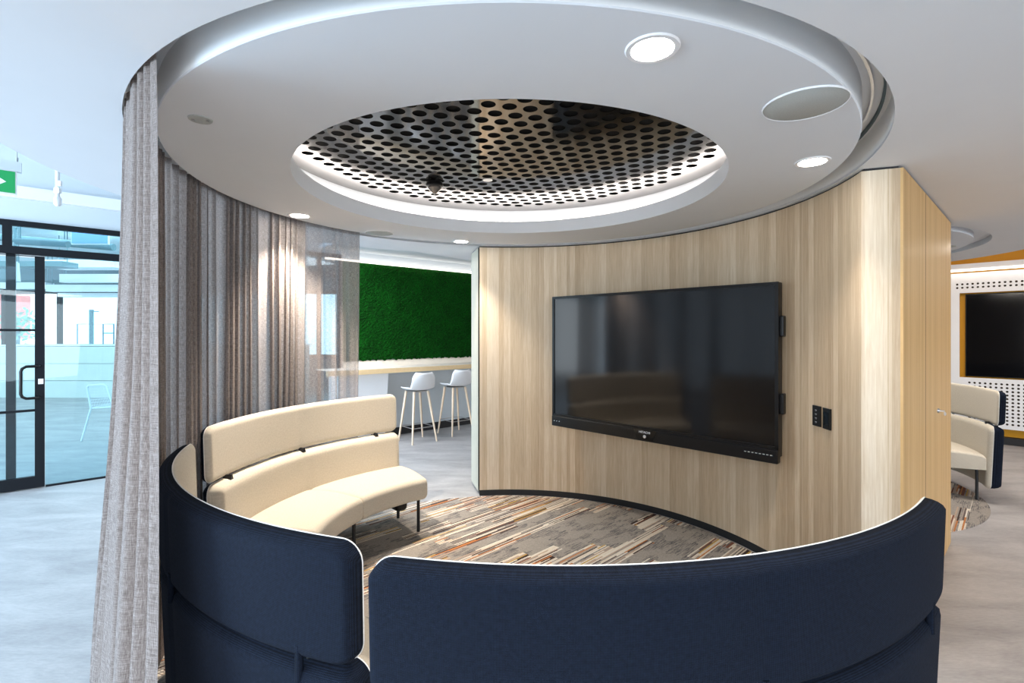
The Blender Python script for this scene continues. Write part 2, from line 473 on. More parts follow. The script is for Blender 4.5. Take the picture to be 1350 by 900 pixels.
# fittings in the disc
def downlight(px, py, group_label, power):
    Y = (ZC-EYE)*F/(HZ-py); X = ray(px)*Y
    t = empty('downlight', (X, Y, ZC), 0, group_label, 'ceiling light', 'recessed downlights in the round ceiling disc')
    b = MB(); b.lathe([(.062, -.001), (.064, -.005), (.078, -.005), (.082, 0)], cap=False); b.build('rim', M['white'], t)
    b = MB(); b.lathe([(.0605, -.002), (.0605, -.004)]); b.build('lens', M['lamp'], t)
    ld = bpy.data.lights.new('downlight_beam', 'SPOT'); ld.energy = power; ld.color = (1, .87, .72)
    ld.spot_size = math.radians(92); ld.spot_blend = .85; ld.shadow_soft_size = .05
    lo = bpy.data.objects.new('downlight_beam', ld); COL.objects.link(lo); lo.location = (X, Y, ZC-.02)
    return t
downlight(860, 64, 'largest and brightest downlight, nearest in the round ceiling disc', 60)
downlight(1071, 213, 'bright downlight above the right end of the timber wall', 38)
downlight(395, 284, 'downlight in front of the curtain folds', 190)
downlight(608, 318, 'downlight above the left end of the timber wall', 80)
def grille(px, py, r, lab):
    Y = (ZC-EYE)*F/(HZ-py); X = ray(px)*Y
    t = empty('speaker_grille', (X, Y, ZC), 0, lab, 'speaker')
    b = MB(); b.lathe([(r, 0), (r, -.003), (r-.004, -.005)]); b.build('grille', M['grille'], t)
    b = MB(); b.lathe([(r, -.0005), (r+.002, -.006), (r+.005, -.003), (r+.005, 0)], cap=False); b.build('rim', M['white'], t)
grille(1061, 137, .140, 'large round speaker grille beside the brightest downlight')
grille(500, 307, .115, 'round speaker grille above the moss wall opening')
Y = (ZC-EYE)*F/(HZ-157); X = ray(264)*Y
t = empty('smoke_detector', (X, Y, ZC), .3, 'small flush round white sensor in the disc near the curtain', 'sensor')
b = MB(); b.lathe([(.044, 0), (.042, -.004), (.03, -.005)]); b.build('cover', M['grille'], t)
for s in (-1, 1):
    b = MB(); b.lathe([(.006, -.0045), (.006, -.0065)], (s*.026, 0, 0), 12); b.build('screw', M['metal'], t)
# camera dome / sensor hanging from perforated sheet
t = empty('ceiling_sensor', (-.56, 3.62, ZC+.233), 0, 'small black sensor with clear cone hanging under the perforated panel', 'sensor')
b = MB(); b.lathe([(.055, 0), (.062, -.012), (.062, -.028), (.05, -.034)]); b.build('housing', M['blackplastic'], t)
b = MB(); b.lathe([(.045, -.034), (.050, -.045), (.02, -.075), (.004, -.085)]); b.build('lens_cone', simple('smoked_lens', (.25, .24, .23, 1), .08, .6, nscale=30), t)
# one blanked hole
b = MB(); b.lathe([(.034, 0), (.034, -.003)]); o = b.build('blanking_cap', M['alu']); o.location = (C0[0]-.16, C0[1]+.50, ZC+.232)
tag(o, 'pale round cap covering one hole of the perforated panel', 'cap')

# curtain tracks in the slot
for rr, nm in ((1.795, 'inner'), (1.835, 'outer')):
    b = MB(); ringwall(b, (0, 0), rr, -.018, 0, 160); ringwall(b, (0, 0), rr+.009, -.018, 0, 160); annulus(b, (0, 0), rr, rr+.009, -.018)
    o = b.build('curtain_track', M['alu'] if nm == 'inner' else M['slate'])
    o.location = (C0[0], C0[1], ZC+.133)
    tag(o, 'circular %s curtain track recessed in the ceiling slot' % ('silver inner' if nm == 'inner' else 'grey outer'), 'curtain track')

# ------------------------------------------------------------------ timber core wall
KINK = -13.5
a_left = math.degrees(math.atan2(4.96-C0[1], -.325-C0[0]))     # far left end
arc = [pol(C0, R_WALL, KINK+(a_left-KINK)*k/90) for k in range(91)]   # right to left
corner = Vector((1.985, 2.559, 0)); fend = Vector((3.358, 3.848, 0))
ZT = ZC-.012
def strip(name, pts, z0, z1, mat, parent=None, u0=0, flip=False):
    vs = []; uv = []; s = u0
    for i, p in enumerate(pts):
        if i: s += (Vector(p)-Vector(pts[i-1])).length
        vs += [(p[0], p[1], z0), (p[0], p[1], z1)]; uv += [(s, z0), (s, z1)]
    fs = [(2*i, 2*i+2, 2*i+3, 2*i+1) for i in range(len(pts)-1)]
    if flip: fs = [f[::-1] for f in fs]
    return mk(name, vs, fs, mat, parent, False, uv)
front = arc[::-1]+[corner]
w = strip('wall_middle', front, .055, ZT, M['oak']); struct(w)
# closed body behind the skin
endb = Vector((-.432, 5.33, 0))
backarc = [pol(CD, 1.77, a) for a in range(-82, -196, -6)]
bodypts = [Vector((-.335, 4.965, 0))+Vector((.01, .01, 0))]+[pol(C0, R_WALL+.012, a_left+(KINK-a_left)*k/60) for k in range(61)]+[corner+Vector((0, .012, 0)), fend+Vector((-.012, .012, 0))]+backarc+[endb+Vector((.02, 0, 0))]
b = MB(); n = len(bodypts)
b.add([(p.x, p.y, 0.0) for p in bodypts]+[(p.x, p.y, ZC) for p in bodypts], [(k, (k+1) % n, n+(k+1) % n, n+k) for k in range(n)])
struct(b.build('wall_middle', M['black']))
o = strip('wall_middle', [endb, Vector((-.335, 4.962, 0))], .03, ZT, simple('edge_panel', srgb(176, 168, 152), .6, nscale=4)); struct(o)
o = strip('wall_middle', backarc+[endb+Vector((.03, .02, 0))], .03, ZT, M['oak']); struct(o)
# plinth
pts = [pol(C0, R_WALL-.006, a_left+(KINK-a_left)*k/60) for k in range(61)]
o = strip('baseboard_middle', pts+[corner+Vector((-.004, -.004, 0))], 0, .055, M['black']); struct(o)
# side panel and cupboard door on the right face
dirR = (fend-corner).normalized(); nR = Vector((dirR.y, -dirR.x, 0)); lenR = (fend-corner).length
def Rp(s, off=0): return corner+dirR*s+nR*off
sd = .37*lenR
def slab(name, s0, s1, z0, z1, off, mat, parent=None, u0=0):
    b = MB(); q = [Rp(s0, off), Rp(s1, off), Rp(s1, 0), Rp(s0, 0)]
    vs = [(p.x, p.y, z) for z in (z0, z1) for p in q]
    uv = [(u0+s, z) for z in (z0, z1) for s in (s0, s1, s1, s0)]
    b.add(vs, [(0, 1, 5, 4), (1, 2, 6, 5), (2, 3, 7, 6), (3, 0, 4, 7), (4, 5, 6, 7), (3, 2, 1, 0)], False, uv)
    return b.build(name, mat, parent)
struct(slab('wall_middle', 0, sd-.007, .0, ZT, .012, M['oakwarm'], u0=5))
tr_ = MB(); q_ = [Rp(sd-.007, .0121), Rp(sd+.007, .0121)]
tr_.add([(q_[0].x, q_[0].y, 0), (q_[1].x, q_[1].y, 0), (q_[1].x, q_[1].y, ZT), (q_[0].x, q_[0].y, ZT)], [(0, 1, 2, 3)])
struct(tr_.build('door_gap_shade', M['blackgap']))  # black strip laid over the door gap, painting its shade
d2 = struct(slab('door_1', sd+.007, lenR-.004, .0, ZT, .012, M['oakwarm'], u0=9))
# small lock with key
kp = Rp(0); kk = ray(1233); s_l = (kk*corner.y-corner.x)/(dirR.x-kk*dirR.y); pl = Rp(s_l, .012)
zl = EYE+(HZ-541)/F*pl.y
MR = Matrix(((dirR.x, -nR.x, 0, pl.x), (dirR.y, -nR.y, 0, pl.y), (0, 0, 1, zl), (0, 0, 0, 1)))
b = MB(); b.lathe([(.016, 0), (.016, .006), (.011, .012), (.004, .012)], (0, 0, 0), 20)
b.v = [MR @ Vector((v.x, -v.z, v.y)) for v in b.v]; b.build('lock', M['metal'], d2)
b = MB(); b.box((.0, -.024, 0), (.003, .026, .010)); b.lathe([(.013, -.0015), (.013, .0015)], (0, 0, 0), 16)
b.v = [MR @ (Vector((v.x, v.y, v.z)) if i < 8 else Vector((v.z+.006, -.038+v.x*.5, v.y-.018))) for i, v in enumerate(b.v)]
b.build('key', M['metal'], d2)

# wall controls on the timber
for px, lab, nm in ((1078.5, 'narrow black wall panel with small button legends, left of the pair beside the screen', 'control_panel'), (1092, 'plain black wall plate, right of the pair beside the screen', 'control_panel')):
    k = ray(px); A = k*k+1; B = 2*(-C0[0]*k-C0[1]); Cc = C0[0]**2+C0[1]**2-(R_WALL)**2
    Y = (-B+math.sqrt(B*B-4*A*Cc))/(2*A); X = k*Y
    a = math.atan2(Y-C0[1], X-C0[0]); z = EYE+(HZ-(548 if px < 1085 else 552))/F*Y
    t = empty(nm, (X, Y, z), a+PI/2, lab, 'wall control')
    b = MB(); b.box((0, .007, 0), (.074, .012, .125), bev=.002); b.build('plate', M['blackplastic'], t)
    if px < 1085:
        b = MB()
        for i in range(4): b.box((.0, .0135, .036-.024*i), (.018, .001, .004)); b.box((.0, .0135, .03-.024*i), (.01, .001, .002))
        b.build('legend', M['alu'], t)
    else:
        b = MB(); b.box((0, .0135, .0), (.05, .002, .08), bev=.0008); b.build('rocker', M['screen'], t)

# ------------------------------------------------------------------ large interactive screen
Pr = Vector((ray(1026)*3.33, 3.33, 0)); Yl = 3.33*1.426; Pl = Vector((ray(728)*Yl, Yl, 0))
dT = (Pr-Pl); wT = dT.length; dT.normalize(); z0, z1 = .727, 1.943; hT = z1-z0
tv = empty('wall_screen', (Pl+Pr)/2+Vector((0, 0, z0)), math.atan2(dT.y, dT.x), 'large black flat wall screen mounted on the curved timber wall', 'screen')
# local x along screen (left to right), local -y faces viewer
b = MB(); b.box((0, .045, hT/2+.02), (wT, .07, hT-.04), bev=.006); b.build('casing', M['blackplastic'], tv)
b = MB(); bz = .022
b.box((0, .006, hT-bz/2), (wT, .012, bz)); b.box((-wT/2+bz/2, .006, hT/2+.03), (bz, .012, hT-.1)); b.box((wT/2-bz/2, .006, hT/2+.03), (bz, .012, hT-.1))
b.box((0, .006, .104), (wT, .012, .02)); b.build('bezel', M['blackplastic'], tv)
b = MB(); b.box((0, .010, .114+(hT-.136)/2), (wT-2*bz, .004, hT-.136)); b.build('glass_panel', M['screen'], tv)
b = MB(); b.box((0, .018, .047), (wT, .055, .094), bev=.008); b.build('speaker_bar', M['blackplastic'], tv)
def text(name, s, size, mat, parent, loc, rot=(PI/2, 0, 0), ext=.0004):
    cu = bpy.data.curves.new(name, 'FONT'); cu.body = s; cu.size = size; cu.align_x = 'CENTER'; cu.extrude = ext
    tmp = bpy.data.objects.new('t', cu); COL.objects.link(tmp); bpy.context.view_layer.update()
    me = bpy.data.meshes.new_from_object(tmp.evaluated_get(bpy.context.evaluated_depsgraph_get()))
    bpy.data.objects.remove(tmp); me.materials.clear(); me.materials.append(mat); me.name = name
    o = bpy.data.objects.new(name, me); o.location = loc; o.rotation_euler = rot
    return link(o, parent)
b = MB(); b.add([(-.105, -.0125, .094), (.105, -.0125, .094), (.07, -.0125, .012), (-.07, -.0125, .012)], [(0, 1, 2, 3)])
b.build('badge_plate', M['screen'], tv)
text('brand_lettering', 'HITACHI', .026, M['white'], tv, (0, -.014, .066))
b = MB(); b.lathe([(.013, 0), (.013, .004), (.009, .005)], seg=20); b.v = [Vector((v.x, -.012-v.z, v.y+.040)) for v in b.v]; b.build('power_button', M['alu'], tv)
for i in range(3):
    b = MB(); b.box((-wT/2+.035+.03*i, -.011, .05), (.009, .002, .007)); b.build('indicator', M['alu'], tv)
b = MB(); b.box((wT/2-.124, -.0105, .055), (.20, .003, .012)); b.build('port_strip', M['screen'], tv)
for i in range(8):
    b = MB(); b.box((wT/2-.04-.024*i, -.0125, .055), (.014, .002, .005)); b.build('port', M['grille'], tv)
for zz in (.40, .92):
    b = MB(); b.box((wT/2+.012, .05, zz), (.028, .05, .14), bev=.008); b.build('pen_holder', M['blackplastic'], tv)
b = MB(); b.box((-.2, .17, hT/2), (.5, .19, .45)); b.box((.15, .17, hT/2), (.2, .19, .45)); b.build('bracket', M['black'], tv)

# ------------------------------------------------------------------ curved sofas
def arcpad(name_in, name_out, root, a0, a1, z0, z1, rm, tin, tout, rc=.07, re=.05, lean=0, min_=M['beige'], mout=M['blue'], pipe=True, crease=None):
    NU, NV = 72, 22
    def col(k):
        u = k/NU; u = .5-.5*math.cos(PI*u)*(1-.0)      # cosine spacing
        return u
    arclen = math.radians(abs(a1-a0))*rm
    H = z1-z0; zc = (z0+z1)/2
    def pt(u, v, side):
        dx = min(u, 1-u)*arclen; e1 = min(1, dx/rc)
        hh = H/2-rc+rc*math.sqrt(max(0, 1-(1-e1)**2))
        z = zc+(2*v-1)*hh
        dz = min(v, 1-v)*2*hh
        e = min(dx, dz)
        e = min(1, e/re); th = math.sqrt(max(0, 1-(1-e)**2))
        T = tin if side < 0 else tout
        if crease is not None and side < 0:
            d = abs(u-crease)*arclen; T = T*(1-.18*math.exp(-(d/.012)**2))
        elif crease is not None:
            d = abs(u-crease)*arclen; T = T*(1-.10*math.exp(-(d/.006)**2))
        r = rm+side*T*th+lean*(z-z0)
        a = a0+(a1-a0)*u
        p = pol((0, 0), r, a, z)
        return p, (u*arclen, z)
    for side, nm, mt in ((-1, name_in, min_), (1, name_out, mout)):
        vs = []; uv = []
        for i in range(NU+1):
            u = col(i)
            for j in range(NV+1):
                v = .5-.5*math.cos(PI*j/NV)
                p, q = pt(u, v, side); vs.append(p); uv.append(q)
        fs = [(i*(NV+1)+j, (i+1)*(NV+1)+j, (i+1)*(NV+1)+j+1, i*(NV+1)+j+1) for i in range(NU) for j in range(NV)]
        if side < 0:
            par = mk(nm, vs, fs, mt, root, True, uv)
        else:
            fs = [f[::-1] for f in fs]
            mk(nm, vs, fs, mt, par if False else root, True, uv)
    if pipe:
        per = []
        for i in range(NU+1): per.append(pt(col(i), 0, 1)[0])
        for j in range(1, NV): per.append(pt(1, .5-.5*math.cos(PI*j/NV), 1)[0])
        for i in range(NU, -1, -1): per.append(pt(col(i), 1, 1)[0])
        for j in range(NV-1, 0, -1): per.append(pt(0, .5-.5*math.cos(PI*j/NV), 1)[0])
        q = [per[0]]
        for p in per[1:]:
            if (p-q[-1]).length > .004: q.append(p)
        b = MB(); b.tube(q, .0022, 6, closed=True); b.build('piping', M['pipe'], par)
    return par

def seat_cushion(root, a0, a1):
    r0, r1, z0, z1 = 1.145, 1.665, .300, .448
    NU, NR = 28, 26; prof = []
    # closed cross-section: rounded rectangle with a crowned top
    rc = .045; pts = []
    def corner(cx, cz, s, e, k=6): 
        for i in range(k+1):
            a = math.radians(s+(e-s)*i/k); pts.append((cx+rc*math.cos(a), cz+rc*math.sin(a)))
    corner(r0+rc, z0+rc*.5, 270, 180, 5)
    corner(r0+rc, z1-rc, 180, 90)
    for i in range(1, 8): pts.append((r0+rc+(r1-r0-2*rc)*i/8, z1+.014*math.sin(PI*i/8)))
    corner(r1-rc, z1-rc, 90, 0, 4); pts.append((r1, z0))
    vs = []; uv = []; n = len(pts); al = math.radians(a1-a0)*1.4
    cz = (z0+z1)/2; cr = (r0+r1)/2
    for i in range(NU+1):
        u = .5-.5*math.cos(PI*i/NU); dx = min(u, 1-u)*abs(al); e = min(1, dx/.035); k = math.sqrt(max(0, 1-(1-e)**2))
        s = 1-.045*(1-k)
        for r, z in pts:
            rr = cr+(r-cr)*(1-.05*(1-k)); zz = cz+(z-cz)*(1-.26*(1-k))
            vs.append(pol((0, 0), rr, a0+(a1-a0)*u, zz)); uv.append((u*abs(al), r+z))
    fs = [(i*n+j, (i+1)*n+j, (i+1)*n+(j+1) % n, i*n+(j+1) % n) for i in range(NU) for j in range(n)]
    b = MB(); b.add(vs, fs, True, uv)
    b.add(vs[:n], [tuple(range(n))], False, uv[:n]); b.add(vs[-n:], [tuple(range(n))], False, uv[-n:])
    o = b.build('seat_cushion', M['beige'], root)
    bm = bmesh.new(); bm.from_mesh(o.data); bmesh.ops.remove_doubles(bm, verts=bm.verts[:], dist=.0005); bmesh.ops.recalc_face_normals(bm, faces=bm.faces[:]); bm.to_mesh(o.data); bm.free()
    return o

def sofa(c, R, a0, label, span=60, thin=False):
    """R = outer radius of the back; a0 = start angle, runs counter-clockwise by span"""
    root = empty('curved_sofa', (c[0], c[1], 0), math.radians(a0), label, 'sofa', 'curved two-seat booth sofas')
    k = R/1.78
    root.scale = (k, k, 1)
    s = span
    ru, ti, to = (1.765, .034, .026) if thin else (1.742, .013, .053)
    rl, li, lo_ = (1.730, .080, .036) if thin else (1.690, .040, .080)
    arcpad('upper_backrest', 'upper_back_cover', root, .3, s-.3, .729, 1.055, ru, ti, to, .06, .028, .03, crease=.5)
    arcpad('lower_backrest', 'lower_back_cover', root, .1, s-.1, .13, .722, rl, li, lo_, .06, .040, .04, crease=.5)
    seat_cushion(root, .3, s/2); seat_cushion(root, s/2, s-.3)
    for aa in (s*.12, s*.5, s*.90):     # connectors between the two back pads
        b = MB(); p = pol((0, 0), 1.752, aa, .69); b.tube([p, p+Vector((0, 0, .075))], .006, 10)
        bq = MB(); p2 = pol((0, 0), 1.787, aa, .672); bq.tube([p2, p2+Vector((0, 0, .10))], .011, 12); bq.build('back_peg', M['blue'], root)
        q = pol((0, 0), 1.70, aa, 0); 
        for zz in (.715, .727): pass
        b.add([pol((0, 0), 1.700, aa-.5, .712), pol((0, 0), 1.700, aa+.5, .712), pol((0, 0), 1.700, aa+.15, .742), pol((0, 0), 1.700, aa-.15, .742),
               pol((0, 0), 1.745, aa-.5, .712), pol((0, 0), 1.745, aa+.5, .712), pol((0, 0), 1.745, aa+.15, .742), pol((0, 0), 1.745, aa-.15, .742)],
              [(0, 1, 2, 3), (4, 7, 6, 5), (0, 4, 5, 1), (3, 2, 6, 7), (0, 3, 7, 4), (1, 5, 6, 2)])
        b.build('back_connector', M['black'], root)
    b = MB()
    for aa0 in (0,):
        pts = [pol((0, 0), 1.40, 2+(s-4)*i/24, .285) for i in range(25)]
        b.tube(pts, .018, 8)
    b.build('seat_frame', M['black'], root)
    for aa in (2.2, s/2, s-2.2):
        for rr in (1.235, 1.60):
            b = MB(); p = pol((0, 0), rr, aa, .008); q = Vector((p.x, p.y, .305)); b.tube([p, q], .0125, 12); b.build('leg', M['black'], root)
    return root
sA = sofa((.135, 2.975), 1.83, -105.7, 'curved sofa nearest the camera with dark navy back, to the right', 61.0)
sB = sofa((.07, 2.985), 1.762, -164.5, 'curved navy-backed sofa in the left foreground beside the curtain', 59.3)
sC = sofa((.02, 3.04), 1.80, 126.0, 'beige curved sofa standing in front of the grey curtain', 60, True)
sD = sofa(CD, 1.75, -33, 'beige curved sofa partly hidden behind the timber wall, far right')
# power module under sofa C
b = MB(); b.box((0, 0, 0), (.13, .10, .09), bev=.03); o = b.build('power_box', M['blackplastic'], sC)
o.location = pol((0, 0), 1.30, 8.5, .245); o.rotation_euler = (0, 0, .15)

# ------------------------------------------------------------------ curtain
def curtain():
    a_s, a_e = 233, 135.5
    NA, NZ = 900, 26; zt, zb = 2.492, .02
    rnd = random.Random(3)
    # fold phase map with irregular spacing; sparse & shallow near the far end
    ph = [0]; amp = []; sh = []
    for i in range(NA+1):
        u = i/NA; a = a_s+(a_e-a_s)*u
        if u < .16: f = 34
        elif u < .30: f = 24
        elif u < .84: f = 42
        else: f = 24
        f *= (1+.45*math.sin(u*41+1)+.3*math.sin(u*97))
        ph.append(ph[-1]+f*2*PI/NA)
        amp.append(.015 if u < .15 else .023 if u < .84 else .014)
        d = max(0, min(1, (u-.835)/.01))
        sh.append(.02+.22*d)
    vs = []; uv = []; shv = []
    for i in range(NA+1):
        u = i/NA; a = a_s+(a_e-a_s)*u
        for j in range(NZ+1):
            w = j/NZ; z = zt+(zb-zt)*w
            A = amp[i]*(.75+.5*math.sin(u*23)**2)
            A *= .8+.75*w
            p = ph[i]+.9*math.sin(w*2.2+u*31)*w
            wv = math.sin(p)+.32*math.sin(2.3*p+1.7+w)
            r = 1.818+A*wv+max(0, min(1, (.32-u)/.14))*(.030+.105*w**1.7)
            # foot flares outward at near end
            e = max(0, 1-u/.14)
            r += .03*e*w
            r += .008*math.sin(7*w+u*60)*w
            r = max(r, 1.800-.0*w) if u > .10 else r
            if z > 2.40: r = min(max(r, 1.785), 1.862)
            da = math.degrees(A*.8*math.cos(p)/1.82)
            aa = a+da+e*9*w
            vs.append(pol((0, 0), r, aa, z)); uv.append((u*4.6, z)); shv.append(sh[i])
    fs = [(i*(NZ+1)+j, i*(NZ+1)+j+1, (i+1)*(NZ+1)+j+1, (i+1)*(NZ+1)+j) for i in range(NA) for j in range(NZ)]
    o = mk('curtain', vs, fs, M['curtain'], None, True, uv)
    at = o.data.attributes.new('sheer', 'FLOAT', 'POINT'); at.data.foreach_set('value', shv)
    o.location = (C0[0], C0[1], 0)
    tag(o, 'full-height grey-brown linen sheer curtain hanging in folds from the round ceiling slot', 'curtain')
curtain()

# ------------------------------------------------------------------ glazed partition + moss wall (one straight line)
def lbox(b, t0, t1, o0, o1, z0, z1, bev=0):
    b.box(((t0+t1)/2, -(o0+o1)/2, (z0+z1)/2), (abs(t1-t0), abs(o1-o0), z1-z0), ML, bev)
T_M = tpx(449)              # where glazing stops and moss wall begins
ZH = 2.74
# wall above the glazing
b = MB(); lbox(b, -3, T_M, 0, -.12, ZH, 3.6); lbox(b, T_M, 11, 0, -.12, 0, 3.6); struct(b.build('wall_left', M['wallgrey']))
b = MB(); lbox(b, -3, T_M, .06, 0, 2.965, 3.085); struct(b.build('trim_5', M['white']))
# frames
b = MB(); fo = .03
zt2 = ZH-.055
lbox(b, -3, T_M, fo, -fo, zt2, ZH)
zh0, zh1 = zat(0, 337), zat(0, 323)
lbox(b, -3, T_M, fo, -fo, zh0+.03, zh1)
tm0, tm1 = tpx(3), tpx(16)
lbox(b, tm0, tm1, fo, -fo, zh1, zt2)
for px in (190, 300, 418): lbox(b, tpx(px), tpx(px)+.05, fo, -fo, 0, zt2)
lbox(b, T_M-.05, T_M, fo, -fo, 0, zt2)
lbox(b, tpx(60), T_M, .012, -.012, 0, .02)
struct(b.build('trim_6', M['frame']))
b = MB(); lbox(b, tm0+.02, tm1+.02, -.06, -.16, 0, zh1); struct(b.build('trim_7', M['frame']))
b = MB(); lbox(b, tm1, T_M, .004, -.004, zh1, zt2); lbox(b, -3, tm0, .004, -.004, zh1, zt2); struct(b.build('window_1', M['glass']))
b = MB(); lbox(b, tpx(59.5), T_M-.05, .004, -.004, .02, zh0+.03); struct(b.build('window_2', M['glass']))
# glass door leaf (right stile at px 46-59)
dr = empty('door_2', L(tpx(59), 0, 0)); dr['kind'] = 'structure'
def dl(name, t0, t1, z0, z1, mat, o=.026):
    b = MB(); lbox(b, t0, t1, o, -o, z0, z1); b.v = [v-Vector(dr.location) for v in b.v]; return b.build(name, mat, dr)
ts0, ts1 = tpx(46), tpx(59)
dl('stile', ts0, ts1, .01, zh0+.02, M['frame'])
dl('stile', ts0-1.15, ts0-1.04, .01, zh0+.02, M['frame'])
dl('rail', ts0-1.04, ts0, .01, zat(40, 628), M['frame'])
dl('rail', ts0-1.04, ts0, zat(30, 337), zh0+.02, M['frame'])
for py in (435, 541): dl('glazing_bar', ts0-1.04, ts0, zat(40, py)-.012, zat(40, py)+.012, M['frame'], .014)
dl('pane', ts0-1.04, ts0, .1, zh0, M['glass'], .003)
b = MB(); zc1, zc2 = zat(40, 482.5), zat(40, 524); th = ts0-.10
pts = []
hp = [(ts0+.03, .02), (ts0+.03, .07), (ts0+.0, .105), (th+.03, .11), (th, .11)]
pts = [L(ts0+.03, .02, zc1), L(ts0+.03, .05, zc1), L(ts0+.0, .075, zc1), L(th+.04, .085, zc1), L(th+.01, .087, zc1-.02), L(th, .087, zc1-.05),
       L(th, .087, zc2+.05), L(th+.01, .087, zc2+.02), L(th+.04, .085, zc2), L(ts0, .075, zc2), L(ts0+.03, .05, zc2), L(ts0+.03, .02, zc2)]
b.tube([p-Vector(dr.location) for p in pts], .014, 12); b.build('handle', M['blackplastic'], dr)
b = MB(); lbox(b, ts0+.025, ts0+.065, .028, .026, zat(50, 506), zat(50, 499)); b.v = [v-Vector(dr.location) for v in b.v]; b.build('lock_plate', M['alu'], dr)

# moss wall
ZM0, ZM1 = 1.185, 2.645
def moss():
    rnd = random.Random(5); NX, NZm = 210, 74; vs = []; t0, t1 = T_M, 8.6
    for i in range(NX+1):
        for j in range(NZm+1):
            t = t0+(t1-t0)*i/NX; z = ZM0+(ZM1-ZM0)*j/NZm
            if j == 0: z += rnd.uniform(-.012, .02)
            p = L(t+rnd.uniform(-.006, .006), .05+rnd.uniform(-.008, .012), z); vs.append(p)
    fs = [(i*(NZm+1)+j, (i+1)*(NZm+1)+j, (i+1)*(NZm+1)+j+1, i*(NZm+1)+j+1) for i in range(NX) for j in range(NZm)]
    o = mk('moss_panel', vs, fs, M['moss'])
    tag(o, 'bright green preserved moss panel covering the wall above the bar counter', 'moss wall')
moss()
# counter
T_C = tpx(452)
ct = empty('bar_counter', L(T_C, 0, 0), 0, 'long pale bar counter against the wall under the green moss', 'counter')
def cl(name, f, mat):
    b = MB(); f(b); b.v = [v-Vector(ct.location) for v in b.v]; return b.build(name, mat, ct)
ZK = 1.092
cl('worktop', lambda b: lbox(b, T_C-.4, 8.6, .46, .0, ZK-.008, ZK), M['counter'])
cl('front_edge', lambda b: lbox(b, T_C-.4, 8.6, .462, .40, ZK-.075, ZK-.008), M['counteredge'])
cl('upstand', lambda b: lbox(b, T_C, 8.6, .035, .0, ZK, ZM0), M['counter'])
def fin(b):
    t = tpx(508, .3)
    vs = [L(t, .40, ZK-.07), L(t, .05, ZK-.07), L(t, .05, 0), L(t, .28, 0)]
    vs += [v-U*.75 for v in vs]
    b.add(vs, [(0, 1, 2, 3), (4, 7, 6, 5), (0, 4, 5, 1), (1, 5, 6, 2), (2, 6, 7, 3), (3, 7, 4, 0)])
cl('end_support', fin, M['white'])
b = MB(); lbox(b, T_M, 11, .014, 0, 0, .115); struct(b.build('baseboard_left', M['black']))
b = MB(); lbox(b, T_M, 11, .02, 0, 2.69, 2.80); struct(b.build('trim_8', M['wallgrey']))
b = MB(); lbox(b, T_M-.25, 9, .09, .055, 2.650, 2.674); tag(b.build('light_strip', M['led2']), 'straight warm light strip along the top of the moss wall', 'light strip')
b = MB(); lbox(b, T_M-.3, 11, 1.4, 0, 2.80, 2.86); struct(b.build('ceiling', M['wallgrey']))
b = MB(); lbox(b, tpx(480), tpx(480)+.12, .20, .12, ZK+.001, ZK+.013); tag(b.build('power_outlet', M['whiteplastic']), 'small white socket box lying on the bar counter', 'socket')

# ------------------------------------------------------------------ stools
def stool_proto():
    root = empty('bar_stool', (0, 0, 0), 0, 'x', 'bar stool', 'bar stools at the counter')
    # shell: local +y is the front
    NS, NW = 22, 14; vs = []
    prof = []
    for i in range(NS+1):
        s = i/NS
        if s < .5:
            q = s/.5; y = .205-.33*q; z = .775-.012*math.sin(PI*q)+(-.02*(1-q)**6)
        else:
            q = (s-.5)/.5; a = q*PI/2*.93
            y = -.125-.075*math.sin(a)-.02*q; z = .775+.06*(1-math.cos(a))+.195*q**1.35
        prof.append((y, z, s))
    for y, z, s in prof:
        hw = .185+.02*math.sin(PI*min(1, s*1.15)) if s < .8 else .19-.06*((s-.8)/.2)**3
        if s < .12: hw *= .84+.16*math.sqrt(s/.12)
        for j in range(NW+1):
            w = 2*j/NW-1
            lift = .045*abs(w)**3*(1 if s < .5 else .6); fwd = .05*abs(w)**2.2*max(0, (s-.45)/.55)
            vs.append((w*hw, y+fwd, z+lift*(1-max(0, s-.5)*1.6)))
    fs = [(i*(NW+1)+j, (i+1)*(NW+1)+j, (i+1)*(NW+1)+j+1, i*(NW+1)+j+1) for i in range(NS) for j in range(NW)]
    o = mk('seat_shell', vs, fs, M['whiteplastic'], root, True)
    md = o.modifiers.new('thick', 'SOLIDIFY'); md.thickness = .010; md.offset = -1
    b = MB(); b.box((0, .02, .742), (.24, .24, .018), bev=.006); b.build('seat_base', M['metal'], root)
    foot = []
    for sx, sy in ((1, 1), (-1, 1), (-1, -1), (1, -1)):
        p0 = Vector((sx*.205, sy*.20+.0, 0)); p1 = Vector((sx*.115, sy*.115+.02, .745))
        b = MB(); b.tube([p0, p0.lerp(p1, .5), p1], [.0115, .0165, .019], 12); b.build('leg', M['legwood'], root)
        foot.append(p0.lerp(p1, .30))
    b = MB()
    for i in range(4): b.tube([foot[i], foot[(i+1) % 4]], .0065, 8)
    b.build('footrest', M['metal'], root)
    return root
st = stool_proto(); rz = math.atan2(-N.y, -N.x)-PI/2
st.location = (-1.40, 7.43, 0); st.rotation_euler = (0, 0, rz); st['label'] = 'white shell bar stool on timber legs, left one at the counter'
s2 = copy_tree(st); s2.location = (-.90, 8.0, 0); s2['label'] = 'white shell bar stool on timber legs, right one next to the timber wall'

